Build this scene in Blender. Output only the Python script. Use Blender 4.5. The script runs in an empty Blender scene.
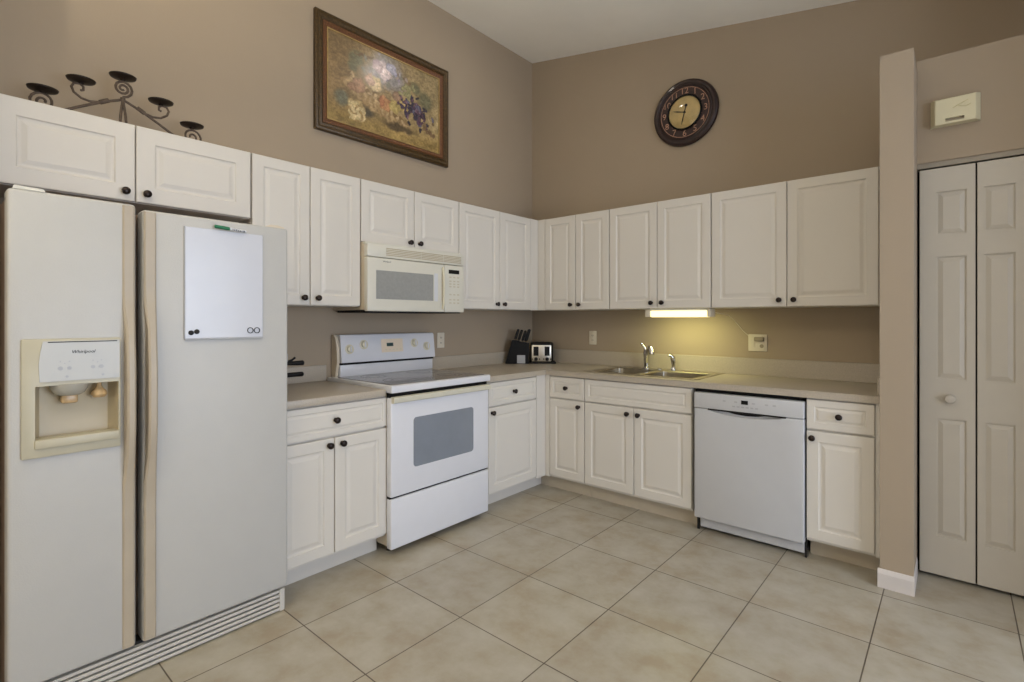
import bpy, bmesh, math, random
from mathutils import Vector, Matrix
random.seed(7)
C = bpy.context.scene.collection
sc = bpy.context.scene

# ------------------------------------------------------------------ camera, world, lights, exposure
cam_d = bpy.data.cameras.new('camera'); cam = bpy.data.objects.new('camera', cam_d); C.objects.link(cam)
cam.location = (2.9926, -3.7544, 1.2958)
cam.rotation_euler = (math.radians(90), 0, math.radians(40.809))
cam_d.sensor_width = 36.0
cam_d.lens = 512.92 / 1024 * 36
cam_d.shift_y = -(341 - 319.43) / 1024
cam_d.clip_start = 0.05
sc.camera = cam

wd = bpy.data.worlds.new('daylight'); sc.world = wd; wd.use_nodes = True
wd.node_tree.nodes['Background'].inputs[0].default_value = (0.75, 0.86, 1.0, 1)
wd.node_tree.nodes['Background'].inputs[1].default_value = 1.0

def area(name, loc, target, sx, sy, power, color):
    l = bpy.data.lights.new(name, 'AREA'); l.shape = 'RECTANGLE'; l.size = sx; l.size_y = sy
    l.energy = power; l.color = color
    o = bpy.data.objects.new(name, l); C.objects.link(o); o.location = loc
    o.rotation_euler = (Vector(target) - Vector(loc)).to_track_quat('-Z', 'Y').to_euler()
    return o
area('daylight_right_window', (5.75, -2.2, 1.25), (0, -1.9, .95), 2.4, 2.2, 124, (0.71, 0.81, 1.0))
area('rear_fill_light', (2.4, -7.15, 1.5), (2.0, 0, 1.4), 3.0, 2.0, 22, (1.0, 0.86, 0.62))  # warm fill added behind the view to light the back wall fronts

vs = sc.view_settings
vs.view_transform = 'Standard'; vs.look = 'None'; vs.gamma = 1.0; vs.use_curve_mapping = False
vs.exposure = 0.0

# ------------------------------------------------------------------ materials
def lin(c):
    return tuple((x/255/12.92 if x/255 <= .04045 else ((x/255+.055)/1.055)**2.4) for x in c) + (1,)

def mat(name, rgb, rough=.5, metal=0., var=.04, scale=12., bump=0., bscale=200., spec=.5, coat=0., rgb2=None, detail=4.):
    m = bpy.data.materials.new(name); m.use_nodes = True
    nt = m.node_tree; N = nt.nodes; Lk = nt.links
    p = N['Principled BSDF']
    p.inputs['Roughness'].default_value = rough; p.inputs['Metallic'].default_value = metal
    p.inputs['Specular IOR Level'].default_value = spec
    p.inputs['Coat Weight'].default_value = coat
    tc = N.new('ShaderNodeTexCoord')
    nz = N.new('ShaderNodeTexNoise'); nz.inputs['Scale'].default_value = scale; nz.inputs['Detail'].default_value = detail
    Lk.new(tc.outputs['Object'], nz.inputs['Vector'])
    rp = N.new('ShaderNodeValToRGB')
    c = lin(rgb); c2 = lin(rgb2) if rgb2 else None
    rp.color_ramp.elements[0].position = .3; rp.color_ramp.elements[1].position = .7
    rp.color_ramp.elements[0].color = (c[0]*(1-var), c[1]*(1-var), c[2]*(1-var), 1)
    rp.color_ramp.elements[1].color = c2 or (min(1, c[0]*(1+var)), min(1, c[1]*(1+var)), min(1, c[2]*(1+var)), 1)
    Lk.new(nz.outputs['Fac'], rp.inputs['Fac']); Lk.new(rp.outputs['Color'], p.inputs['Base Color'])
    if bump > 0:
        n2 = N.new('ShaderNodeTexNoise'); n2.inputs['Scale'].default_value = bscale; n2.inputs['Detail'].default_value = 3
        Lk.new(tc.outputs['Object'], n2.inputs['Vector'])
        b = N.new('ShaderNodeBump'); b.inputs['Strength'].default_value = bump; b.inputs['Distance'].default_value = .002
        Lk.new(n2.outputs['Fac'], b.inputs['Height']); Lk.new(b.outputs['Normal'], p.inputs['Normal'])
    return m

def emit(name, rgb, strength):
    m = bpy.data.materials.new(name); m.use_nodes = True; nt = m.node_tree
    p = nt.nodes['Principled BSDF']; c = lin(rgb)
    p.inputs['Base Color'].default_value = c; p.inputs['Emission Color'].default_value = c
    p.inputs['Emission Strength'].default_value = strength
    return m

M_wall = mat('taupe_wall_paint', (166, 150, 129), .75, bump=.15, bscale=90, var=.02, scale=2, spec=.25)
M_ceil = mat('white_ceiling_paint', (246, 244, 238), .85, bump=.3, bscale=60, var=.02, scale=3, spec=.2)
M_base = mat('white_trim_paint', (208, 200, 194), .45, var=.02)
M_cab = mat('cream_thermofoil', (214, 208, 198), .42, var=.012, scale=3)
M_lam = mat('beige_speckled_laminate', (178, 167, 151), .38, var=.10, scale=160, detail=6)
M_knob = mat('dark_bronze', (42, 32, 28), .28, metal=.6, var=.2)
M_white = mat('white_enamel', (208, 209, 212), .28, var=.01, coat=.2)
M_fridge = mat('textured_white_steel', (188, 186, 181), .42, var=.012, bump=.25, bscale=260)
M_fside = mat('grey_brown_cabinet_steel', (120, 100, 84), .6, var=.05)
M_almond = mat('almond_plastic', (214, 200, 176), .4, var=.02)
M_bisq = mat('bisque_plastic', (218, 210, 184), .35, var=.02)
M_cream = mat('cream_enamel', (214, 210, 196), .3, var=.015)
M_black = mat('black_plastic', (10, 9, 9), .42, var=.2, spec=.25)
M_matte = mat('matte_black', (14, 13, 12), .7, var=.2)
M_dark = mat('dark_gap', (20, 18, 16), .9, var=.2)
M_chrome = mat('chrome', (215, 215, 215), .08, metal=1, var=.02)
M_steel = mat('brushed_stainless', (188, 180, 165), .28, metal=1, var=.08, scale=40)
M_tsteel = mat('satin_chrome', (206, 200, 188), .34, metal=1, var=.06, scale=30)
M_range = mat('bright_white_enamel', (219, 219, 223), .28, var=.01, coat=.2)
M_dw = mat('satin_white_enamel', (193, 193, 194), .32, var=.01)
M_handle = mat('pinkish_almond_plastic', (176, 163, 143), .42, var=.03)
M_disp = mat('aged_bisque_plastic', (186, 179, 156), .4, var=.03)
M_lam2 = mat('grille_white_plastic', (196, 192, 184), .45, var=.02)
M_panel = mat('greyish_white_panel', (186, 185, 180), .35, var=.01)
M_recess = mat('warm_cream_liner', (186, 172, 142), .4, var=.03)
M_hstrip = mat('cream_handle_plastic', (206, 201, 182), .4, var=.02)
M_oven = mat('grey_oven_glass', (128, 134, 143), .12, var=.03, spec=.6)
M_mwglass = mat('grey_mesh_glass', (150, 150, 146), .3, var=.05, scale=60)
M_ceramic = mat('speckled_grey_ceramic_glass', (118, 112, 106), .12, var=.25, scale=300, spec=.6)
M_ring = mat('dark_burner_print', (84, 80, 78), .2, var=.1)
M_iron = mat('aged_wrought_iron', (92, 78, 66), .5, metal=.5, var=.3, scale=60)
M_cup = mat('dark_iron_cup', (40, 30, 24), .45, metal=.4, var=.3)
M_frame = mat('antique_gilt_frame', (74, 56, 30), .4, metal=.35, var=.45, scale=90, bump=.5, bscale=120)
M_frame2 = mat('reddish_gilt_liner', (104, 66, 38), .45, metal=.3, var=.5, scale=130, bump=.5, bscale=160)
M_gold = mat('thin_gold_fillet', (176, 150, 98), .35, metal=.5, var=.2, scale=60)
M_clockw = mat('dark_mahogany', (38, 17, 14), .42, var=.35, scale=30, coat=.1)
M_clockring = mat('oxblood_numeral_ring', (44, 20, 18), .5, var=.3, scale=50)
M_clocktan = mat('rubbed_tan_print', (172, 130, 106), .6, var=.3, scale=60)
M_dial = mat('aged_yellow_dial', (226, 202, 142), .5, var=.12, scale=14)
M_outlet = mat('ivory_plate_plastic', (216, 206, 186), .4, var=.02)
M_slot = mat('outlet_socket_grey', (150, 138, 116), .5, var=.05)
M_board = mat('white_dry_erase_film', (200, 201, 207), .22, var=.01)
M_green = mat('green_marker_plastic', (28, 110, 72), .4, var=.05)
M_grey = mat('grey_print', (120, 120, 118), .6, var=.05)
M_lgrey = mat('light_grey_plastic', (172, 172, 174), .45, var=.03)
M_peach = mat('peach_tinted_panel', (232, 214, 190), .4, var=.02)
M_rust = mat('amber_stained_plastic', (196, 164, 118), .25, var=.2, scale=50)
M_clear = mat('cloudy_clear_plastic', (170, 166, 154), .12, var=.05, spec=.7)
M_key = mat('tan_key_print', (196, 186, 162), .5)
M_lcd = mat('teal_display', (44, 72, 74), .3, var=.1)
M_kick = mat('beige_kick_board', (190, 178, 158), .5, var=.04)
M_tube = emit('lit_fluorescent_diffuser', (255, 240, 178), 1.6)
M_lamp = emit('lit_lamp_glass', (255, 244, 226), 60.0)

def floor_mat():
    m = bpy.data.materials.new('beige_ceramic_tile'); m.use_nodes = True
    nt = m.node_tree; N = nt.nodes; Lk = nt.links; p = N['Principled BSDF']
    g = N.new('ShaderNodeNewGeometry'); mp = N.new('ShaderNodeMapping')
    Lk.new(g.outputs['Position'], mp.inputs['Vector'])
    mp.inputs['Location'].default_value = (-0.907 + .457*4, 0.791 + .474*20, 0)
    br = N.new('ShaderNodeTexBrick'); br.offset = 0.; br.offset_frequency = 2; br.squash = 1
    for k, v in (('Scale', 1), ('Mortar Size', .0028), ('Mortar Smooth', .3), ('Bias', 0), ('Brick Width', .457), ('Row Height', .474)):
        br.inputs[k].default_value = v
    br.inputs['Color1'].default_value = lin((184, 178, 166)); br.inputs['Color2'].default_value = lin((177, 171, 160))
    br.inputs['Mortar'].default_value = lin((92, 82, 70))
    Lk.new(mp.outputs['Vector'], br.inputs['Vector'])
    n1 = N.new('ShaderNodeTexNoise'); n1.inputs['Scale'].default_value = 5.5; n1.inputs['Detail'].default_value = 8; n1.inputs['Roughness'].default_value = .62
    Lk.new(g.outputs['Position'], n1.inputs['Vector'])
    r1 = N.new('ShaderNodeValToRGB'); e = r1.color_ramp.elements
    e[0].position = .34; e[0].color = lin((228, 217, 200)); e[1].position = .68; e[1].color = lin((255, 255, 252))
    x = e.new(.5); x.color = lin((242, 239, 230))
    Lk.new(n1.outputs['Fac'], r1.inputs['Fac'])
    mx = N.new('ShaderNodeMix'); mx.data_type = 'RGBA'; mx.blend_type = 'MULTIPLY'; mx.inputs[0].default_value = 1
    Lk.new(br.outputs['Color'], mx.inputs[6]); Lk.new(r1.outputs['Color'], mx.inputs[7])
    Lk.new(mx.outputs[2], p.inputs['Base Color'])
    p.inputs['Roughness'].default_value = .34
    n2 = N.new('ShaderNodeTexNoise'); n2.inputs['Scale'].default_value = 28; n2.inputs['Detail'].default_value = 4
    Lk.new(g.outputs['Position'], n2.inputs['Vector'])
    ma = N.new('ShaderNodeMath'); ma.operation = 'MULTIPLY_ADD'; ma.inputs[1].default_value = -1.5
    Lk.new(br.outputs['Fac'], ma.inputs[0]); Lk.new(n2.outputs['Fac'], ma.inputs[2])
    b = N.new('ShaderNodeBump'); b.inputs['Strength'].default_value = .25; b.inputs['Distance'].default_value = .003
    Lk.new(ma.outputs[0], b.inputs['Height']); Lk.new(b.outputs['Normal'], p.inputs['Normal'])
    return m
M_floor = floor_mat()

def glass_mat():
    m = bpy.data.materials.new('window_pane'); m.use_nodes = True; nt = m.node_tree; N = nt.nodes
    N.remove(N['Principled BSDF']); t = N.new('ShaderNodeBsdfTransparent'); gl = N.new('ShaderNodeBsdfGlossy'); mx = N.new('ShaderNodeMixShader')
    gl.inputs['Roughness'].default_value = .02; mx.inputs[0].default_value = .06
    nt.links.new(t.outputs[0], mx.inputs[1]); nt.links.new(gl.outputs[0], mx.inputs[2]); nt.links.new(mx.outputs[0], N['Material Output'].inputs[0])
    return m
M_pane = glass_mat()

# ------------------------------------------------------------------ mesh helpers
class Fr:
    def __init__(s, o, u, v, n): s.o, s.u, s.v, s.n = Vector(o), Vector(u), Vector(v), Vector(n)
    def __call__(s, a, b=None, c=None):
        if b is None: a, b, c = a
        return s.o + s.u*a + s.v*b + s.n*c
X, Y, Z = Vector((1,0,0)), Vector((0,1,0)), Vector((0,0,1))
W = Fr((0,0,0), X, Y, Z)
L = Fr((0,0,0), Y, Z, X)      # left wall: u = +Y, v = up, n = into the room
B = Fr((0,0,0), X, Z, -Y)     # back wall: u = +X, v = up, n = into the room

class MB:
    def __init__(s): s.bm = bmesh.new()
    def box(s, u0, u1, v0, v1, n0, n1, f=W, bev=0., seg=2):
        r = bmesh.ops.create_cube(s.bm, size=1.); vs_ = r['verts']
        c = Vector(((u0+u1)/2, (v0+v1)/2, (n0+n1)/2)); d = Vector((abs(u1-u0), abs(v1-v0), abs(n1-n0)))
        for v in vs_: v.co = Vector((v.co.x*d.x, v.co.y*d.y, v.co.z*d.z)) + c
        if bev > 0:
            es = list({e for v in vs_ for e in v.link_edges})
            r = bmesh.ops.bevel(s.bm, geom=es, offset=bev, segments=seg, affect='EDGES', profile=.5)
            vs_ = list({v for fc in r['faces'] for v in fc.verts} | {v for v in vs_ if v.is_valid})
        for v in vs_: v.co = f(v.co)
        return s
    def rings(s, loops, f=W, cap0=False, cap1=True, closed=True):
        prev = None; first = None
        for lp in loops:
            cur = [s.bm.verts.new(f(p)) for p in lp]
            if prev:
                n = len(cur)
                for i in range(n if closed else n-1):
                    j = (i+1) % n
                    try: s.bm.faces.new((prev[i], prev[j], cur[j], cur[i]))
                    except ValueError: pass
            else: first = cur
            prev = cur
        if cap0: s.bm.faces.new(first[::-1])
        if cap1: s.bm.faces.new(prev)
        return s
    def panel(s, u0, u1, v0, v1, prof, f=W):
        """nested rectangles: prof = [(inset, depth), ...] from the back edge to the centre"""
        lps = []
        for i, n in prof:
            lps.append([(u0+i, v0+i, n), (u1-i, v0+i, n), (u1-i, v1-i, n), (u0+i, v1-i, n)])
        return s.rings(lps, f, cap0=True, cap1=True)
    def prism(s, pts, n0, n1, f=W):
        return s.rings([[(a, b, n0) for a, b in pts], [(a, b, n1) for a, b in pts]], f, True, True)
    def lathe(s, prof, o=(0,0,0), f=W, seg=20, cap=True):
        """prof = [(radius, height along n)]"""
        lps = []
        for r, h in prof:
            r = max(r, 1e-5)
            lps.append([(o[0]+r*math.cos(2*math.pi*k/seg), o[1]+r*math.sin(2*math.pi*k/seg), o[2]+h) for k in range(seg)])
        return s.rings(lps, f, cap, cap)
    def tube(s, pts, r, f=W, seg=8):
        P = [f(Vector(p)) for p in pts]; n = len(P)
        rs = r if isinstance(r, (list, tuple)) else [r]*n
        lps = []; up = None
        for i in range(n):
            t = (P[min(i+1, n-1)] - P[max(i-1, 0)]).normalized()
            if up is None:
                a = Vector((0,0,1)) if abs(t.z) < .9 else Vector((1,0,0))
                up = (a - t*a.dot(t)).normalized()
            else: up = (up - t*up.dot(t)).normalized()
            sd = t.cross(up)
            lps.append([P[i] + (up*math.cos(2*math.pi*k/seg) + sd*math.sin(2*math.pi*k/seg))*rs[i] for k in range(seg)])
        return s.rings(lps, W, True, True)
    def ring_flat(s, r0, r1, h, o=(0,0,0), f=W, seg=32):
        a = [(o[0]+r0*math.cos(2*math.pi*k/seg), o[1]+r0*math.sin(2*math.pi*k/seg), o[2]+h) for k in range(seg)]
        b = [(o[0]+r1*math.cos(2*math.pi*k/seg), o[1]+r1*math.sin(2*math.pi*k/seg), o[2]+h) for k in range(seg)]
        return s.rings([a, b], f, False, False)
    def text(s, body, size, f, align='CENTER', depth=.0006, shear=0.):
        cu = bpy.data.curves.new('t', 'FONT'); cu.body = body; cu.size = size; cu.align_x = align; cu.align_y = 'CENTER'
        cu.extrude = depth; cu.resolution_u = 3; cu.shear = shear
        o = bpy.data.objects.new('t', cu); C.objects.link(o)
        dg = bpy.context.evaluated_depsgraph_get()
        me = bpy.data.meshes.new_from_object(o.evaluated_get(dg))
        k0 = len(s.bm.verts); s.bm.from_mesh(me); s.bm.verts.ensure_lookup_table()
        for v in s.bm.verts[k0:]: v.co = f(v.co)
        bpy.data.objects.remove(o); bpy.data.curves.remove(cu); bpy.data.meshes.remove(me)
        return s
    def mesh(s, name, off=(0,0,0)):
        bmesh.ops.recalc_face_normals(s.bm, faces=s.bm.faces[:])
        off = Vector(off)
        for v in s.bm.verts: v.co -= off
        me = bpy.data.meshes.new(name); s.bm.to_mesh(me); s.bm.free()
        return me

def smooth(o, deg=35):
    me = o.data
    me.polygons.foreach_set('use_smooth', [True]*len(me.polygons))
    try: me.set_sharp_from_angle(angle=math.radians(deg))
    except Exception: pass

def cut(mb, *cutters):
    """boolean difference, evaluated once into plain mesh"""
    a = bpy.data.objects.new('a', mb.mesh('a')); C.objects.link(a)
    tmp = []
    for c in cutters:
        b = bpy.data.objects.new('b', c.mesh('b')); C.objects.link(b); tmp.append(b)
        md = a.modifiers.new('d', 'BOOLEAN'); md.operation = 'DIFFERENCE'; md.solver = 'EXACT'; md.object = b
    dg = bpy.context.evaluated_depsgraph_get()
    me = bpy.data.meshes.new_from_object(a.evaluated_get(dg))
    r = MB(); r.bm.from_mesh(me)
    for b in tmp + [a]: bpy.data.objects.remove(b)
    return r

def thing(name, label, cat, loc=(0,0,0), group=None):
    o = bpy.data.objects.new(name, None); C.objects.link(o); o.location = loc; o.empty_display_size = .05
    o['label'] = label; o['category'] = cat
    if group: o['group'] = group
    return o
def root_of(o):
    while o.parent: o = o.parent
    return o
def part(name, mb, m, parent, label=None, sm=True):
    off = root_of(parent).location
    o = bpy.data.objects.new(name, mb.mesh(name, off)); C.objects.link(o); o.parent = parent
    o.data.materials.append(m)
    if sm: smooth(o)
    if label: o['label'] = label
    return o
def solo(name, mb, m, label, cat, loc=(0,0,0), group=None):
    o = bpy.data.objects.new(name, mb.mesh(name, loc)); C.objects.link(o); o.location = loc
    o.data.materials.append(m); smooth(o); o['label'] = label; o['category'] = cat
    if group: o['group'] = group
    return o
def struct(name, mb, m, parent=None):
    o = bpy.data.objects.new(name, mb.mesh(name)); C.objects.link(o); o.data.materials.append(m)
    if parent: o.parent = parent
    else: o['kind'] = 'structure'
    return o

# ------------------------------------------------------------------ the room
XR, YR = 5.6, -7.0
def zc(x): return 3.69 - .174*x           # vaulted ceiling falls towards the right
struct('floor', MB().box(-.1, XR+.1, YR-.1, .1, -.08, 0), M_floor)
struct('wall_left', MB().box(-.1, 0, YR, .1, 0, 3.9), M_wall)
struct('wall_back', MB().box(0, XR, 0, .1, 0, 3.9), M_wall)
struct('ceiling', MB().prism([(-.1, zc(-.1)), (XR+.1, zc(XR+.1)), (XR+.1, zc(XR+.1)+.1), (-.1, zc(-.1)+.1)], -.1, -YR+.1, Fr((0,0,0), X, Z, -Y)), M_ceil)
w = MB()                                   # right wall with its window opening
wy0, wy1, wz0, wz1 = -3.6, -.95, .12, 2.4
w.box(XR, XR+.1, YR, wy0, 0, 2.9).box(XR, XR+.1, wy1, .1, 0, 2.9).box(XR, XR+.1, wy0, wy1, 0, wz0).box(XR, XR+.1, wy0, wy1, wz1, 2.9)
struct('wall_right', w, M_wall)
w = MB()
vx0, vx1, vz0, vz1 = .8, 4.0, .45, 2.55
w.box(-.1, vx0, YR-.1, YR, 0, 3.9).box(vx1, XR+.1, YR-.1, YR, 0, 3.9).box(vx0, vx1, YR-.1, YR, 0, vz0).box(vx0, vx1, YR-.1, YR, vz1, 3.9)
struct('wall_front', w, M_wall)
def window(name, f, u0, u1, v0, v1):
    e = bpy.data.objects.new(name, None); C.objects.link(e); e['kind'] = 'structure'
    t = .05; m = MB()
    m.box(u0, u1, v0, v0+t, 0, .06, f).box(u0, u1, v1-t, v1, 0, .06, f).box(u0, u0+t, v0, v1, 0, .06, f).box(u1-t, u1, v0, v1, 0, .06, f)
    m.box((u0+u1)/2-t/2, (u0+u1)/2+t/2, v0, v1, 0, .06, f)
    struct('window_frame', m, M_base, e)
    struct('pane', MB().box(u0+t, u1-t, v0+t, v1-t, .025, .031, f), M_pane, e)
window('window_1', Fr((XR+.02, 0, 0), -Y, Z, X), -wy1, -wy0, wz0, wz1)
window('added_window_2', Fr((0, YR-.08, 0), X, Z, Y), vx0, vx1, vz0, vz1)  # unseen rear window, added to go with the warm fill light

# unseen return wall added to shade the refrigerator side, closet front, partition end
struct('wall_shade_return', MB().box(0, .60, -3.80, -3.66, 0, zc(.6)+.02), M_wall)
PX0, PX1 = 2.716, 2.846
struct('wall_partition', MB().box(PX0, PX1, -.70, -.0, 0, 2.572), M_wall)
m = MB().box(PX1, 3.76, -.42, -.32, 2.088, 2.612).box(PX1, 3.90, -.32, 0, 2.56, 2.612).box(3.76, 3.90, -.95, 0, 0, zc(3.83))  # unseen right side wall taken up to the ceiling to shade the back wall
struct('wall_closet', m, M_wall)
bp = [(0, 0), (.014, 0), (.014, .068), (.010, .078), (.004, .086), (0, .088)]
m = MB().prism(bp, PX0-.008, PX1+.004, Fr((0, -.70, 0), -Y, Z, X))
m.prism([(a*.3, b) for a, b in bp], .0, .262, Fr((PX1, -.70, 0), X, Z, Y))
struct('baseboard_partition', m, M_base)
m = MB().box(PX1, 3.76, -.412, -.36, 2.062, 2.088)
struct('trim_1', m, mat('grey_door_track', (150, 140, 124), .4, var=.03))
struct('closet_shade_sheet', MB().box(PX1+.001, 3.759, -.36, -.34, 0, 2.085), M_dark)  # dark sheet behind the leaves, standing in for the unlit closet

# bifold closet door: four leaves
door = bpy.data.objects.new('door_1', None); C.objects.link(door); door['kind'] = 'structure'; door.location = (2.853, -.43, 0)
door['label'] = 'white bifold closet door with moulded raised panels'; door['category'] = 'door'
def leaf(u0, u1, pu0, pu1):
    slab = MB().box(u0, u1, .018, 2.052, .395, .42, B, .002, 1)
    pv = [(1.718, 1.932), (1.0, 1.608), (.215, .802)]
    cuts = [MB().box(pu0, pu1, a, b, .412, .45, B) for a, b in pv]
    m = cut(slab, *cuts)
    for a, b in pv:
        g = 0; n0 = .4121
        m.panel(pu0+g*.2, pu1-g*.2, a+g*.2, b-g*.2, [(0, .4), (0, n0), (.007, n0), (.026, .4185), (.028, .4185)], B)
    o = part('leaf', m, M_doorw, door, sm=False)
    return o
M_doorw = mat('white_door_paint', (188, 180, 166), .42, var=.015)
lf = leaf(2.856, 3.068, 2.922, 3.036)
part('knob', MB().lathe([(.009, 0), (.009, .012), (.02, .018), (.023, .026), (.018, .034), (.004, .037)], (2.974, .905, .42), B), M_doorw, lf)
leaf(3.074, 3.288, 3.098, 3.206)
lf = leaf(3.294, 3.506, 3.360, 3.474)
leaf(3.512, 3.724, 3.536, 3.650)

# ------------------------------------------------------------------ cabinets
def dprof(n, fr=.055, t=.019):
    return [(0, n-t), (0, n-.004), (.0015, n-.0012), (.005, n), (fr, n), (fr+.004, n-.005), (fr+.010, n-.0065), (fr+.016, n-.006), (fr+.032, n-.0012), (fr+.036, n-.001)]
def wprof(n, fr=.028, t=.019):
    return [(0, n-t), (0, n-.004), (.0015, n-.0012), (.005, n), (fr, n), (fr+.003, n-.004), (fr+.007, n-.005), (fr+.011, n-.0045), (fr+.020, n-.001), (fr+.023, n-.001)]
def knob(u, v, n, f, parent):
    return part('knob', MB().lathe([(.011, 0), (.0085, .004), (.006, .008), (.0065, .013), (.014, .017), (.0165, .021), (.0155, .026), (.010, .030), (.003, .0315)], (u, v, n), f, 16), M_knob, parent)
G = .0022
def cab_door(t, f, u0, u1, v0, v1, n, ku=None, kv=None, fr=.055):
    d = part('door', MB().panel(u0+G, u1-G, v0+G, v1-G, dprof(n, fr), f), M_cab, t, sm=False)
    if ku is not None: knob(ku, kv, n, f, d)
    return d
def cab_drawer(t, f, u0, u1, v0, v1, n, kn=True, nm='drawer', fr=.028):
    d = part(nm, MB().panel(u0+G, u1-G, v0+G, v1-G, wprof(n, fr), f), M_cab, t, sm=False)
    if kn: knob((u0+u1)/2, (v0+v1)/2, n, f, d)
    return d
UG, BG = 'cream upper wall cabinets', 'cream base cabinets'
UN = .325
def upper(label, f, u0, us, u1, v0, v1=2.134, fr=.055, kd=.040, kv=.042, fill=None, dtop=0.):
    mid = f((u0+u1)/2, v0, UN/2)
    t = thing('upper_cabinet', label, 'cabinet', mid, UG)
    part('carcass', MB().box(u0+.0008, u1-.0008, v0, v1, .002, UN-.020, f), M_cab, t)
    a, b, c = us
    cab_door(t, f, a, b, v0, v1, UN, b-kd, v0+kv, fr)
    cab_door(t, f, b, c, v0, v1, UN, b+kd, v0+kv, fr)
    if fill: part('filler', MB().box(fill[0], fill[1], v0, v1, UN-.022, UN-.003, f, .0015, 1), M_cab, t)
    return t
FC = upper('wide low cream wall cabinet directly above the refrigerator', L, -3.585, (-3.585, -3.142, -2.664), -2.664, 1.800, kd=.038, kv=.040, fr=.068)
upper('cream wall cabinet with two tall doors between refrigerator cabinet and microwave', L, -2.660, (-2.660, -2.352, -2.038), -2.038, 1.372)
upper('short cream wall cabinet with two doors above the microwave', L, -2.036, (-2.036, -1.638, -1.240), -1.240, 1.758, kv=.034)
upper('cream wall cabinet with two tall doors between microwave and room corner', L, -1.238, (-1.238, -.806, -.430), -.328, 1.372, fill=(-.428, -.326))
upper('narrow two-door cream wall cabinet on back wall, nearest the room corner', B, .328, (.394, .698, 1.004), 1.004, 1.372, fill=(.306, .392))
upper('cream wall cabinet with two doors above the lit lamp and sink', B, 1.006, (1.006, 1.391, 1.770), 1.770, 1.372)
upper('widest two-door cream wall cabinet on back wall, next to the partition', B, 1.772, (1.772, 2.224, 2.680), 2.684, 1.372)

BN, BT = .630, .540
def base_carcass(t, f, u0, u1, kick=BT, km=None):
    part('carcass', MB().box(u0+.0008, u1-.0008, .105, .875, .004, BN-.020, f), M_cab, t)
    part('toe_kick', MB().box(u0+.0008, u1-.0008, .0, .105, kick-.018, kick, f), km or M_cab, t)
D0, D1, D2, D3 = .118, .703, .709, .870
t = thing('base_cabinet', 'cream base cabinet with one drawer and two doors between refrigerator and range', 'cabinet', (.31, -2.38, 0), BG)
base_carcass(t, L, -2.694, -2.067, .528)
cab_drawer(t, L, -2.692, -2.066, D2, D3, BN)
cab_door(t, L, -2.692, -2.383, D0, D1, BN, -2.383-.032, .667); cab_door(t, L, -2.383, -2.066, D0, D1, BN, -2.383+.040, .667)
t = thing('base_cabinet', 'cream base cabinet with single drawer and door right of the range', 'cabinet', (.31, -.95, 0), BG)
part('carcass', MB().box(-1.290, -.004, .105, .875, .004, BN-.020, L), M_cab, t)
part('toe_kick', MB().box(-1.290, -.52, 0, .105, .500, .520, L), M_cab, t)
cab_drawer(t, L, -1.260, -.738, D2, D3, BN); cab_door(t, L, -1.260, -.738, D0, D1, BN, -1.225, .665)
part('filler', MB().box(-.734, -.6272, D0-.012, .875, BN-.020, BN-.003, L, .001, 1), M_cab, t)
t = thing('base_cabinet', 'narrowest cream base cabinet with drawer and door at the inside corner', 'cabinet', (.82, -.31, 0), BG)
part('carcass', MB().box(.632, .979, .105, .875, .004, BN-.020, B), M_cab, t)
part('toe_kick', MB().box(.522, .979, 0, .105, BT-.018, BT, B), M_kick, t)
part('filler', MB().box(.6275, .668, D0-.012, .875, BN-.020, BN-.003, B, .001, 1), M_cab, t)
cab_drawer(t, B, .670, .980, D2, D3, BN, fr=.034); cab_door(t, B, .670, .980, D0, D1, BN, .935, .662)
t = thing('sink_base_cabinet', 'cream base cabinet under the sink with wide false drawer and two doors', 'cabinet', (1.37, -.31, 0), BG)
part('carcass', cut(MB().box(.9818, 1.7612, .105, .875, .004, BN-.020, B), MB().box(.9835, 1.745, .70, .90, .03, .57, B)), M_cab, t)
part('toe_kick', MB().box(.9818, 1.7612, 0, .105, BT-.018, BT, B), M_kick, t)
cab_drawer(t, B, .981, 1.762, D2, D3, BN, False, 'false_drawer', .034)
cab_door(t, B, .981, 1.368, D0, D1, BN, 1.368-.044, .660); cab_door(t, B, 1.368, 1.762, D0, D1, BN, 1.368+.036, .660)
t = thing('base_cabinet', 'cream base cabinet with drawer and door between dishwasher and partition', 'cabinet', (2.54, -.31, 0), BG)
base_carcass(t, B, 2.386, 2.710, .520, M_kick)
part('filler', MB().box(2.694, 2.710, D0-.012, .875, BN-.020, BN-.004, B, .001, 1), M_cab, t)
cab_drawer(t, B, 2.386, 2.691, D2, D3, BN, fr=.036); cab_door(t, B, 2.386, 2.691, D0, D1, BN, 2.416, .664)

# ------------------------------------------------------------------ countertops
CN = .645
def edge_slab(m, pts, f=W): m.prism(pts, .8765, .914, f)
t = thing('countertop', 'short beige laminate countertop between refrigerator and range', 'countertop', (.32, -2.38, .876))
part('slab', MB().box(-2.694, -2.086, .8765, .914, .002, CN, L, .005, 2), M_lam, t)
part('backsplash', MB().box(-2.694, -2.086, .914, 1.012, .002, .020, L, .002, 1), M_lam, t)
t = thing('countertop', 'long L-shaped beige laminate countertop running from range past the sink', 'countertop', (.9, -.6, .876))
m = MB().prism([(.002, -1.290), (CN, -1.290), (CN, -CN), (2.714, -CN), (2.714, -.002), (.002, -.002)], .8765, .914)
es = [e for e in m.bm.edges if all(abs(v.co.z-.914) < 1e-4 for v in e.verts)]
bmesh.ops.bevel(m.bm, geom=es, offset=.004, segments=2, affect='EDGES')
m = cut(m, MB().box(.945, 1.745, -.535, -.065, .8, 1.0))
part('slab', m, M_lam, t)
m = MB().box(-1.262, -.021, .914, 1.012, .002, .020, L, .002, 1)
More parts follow.
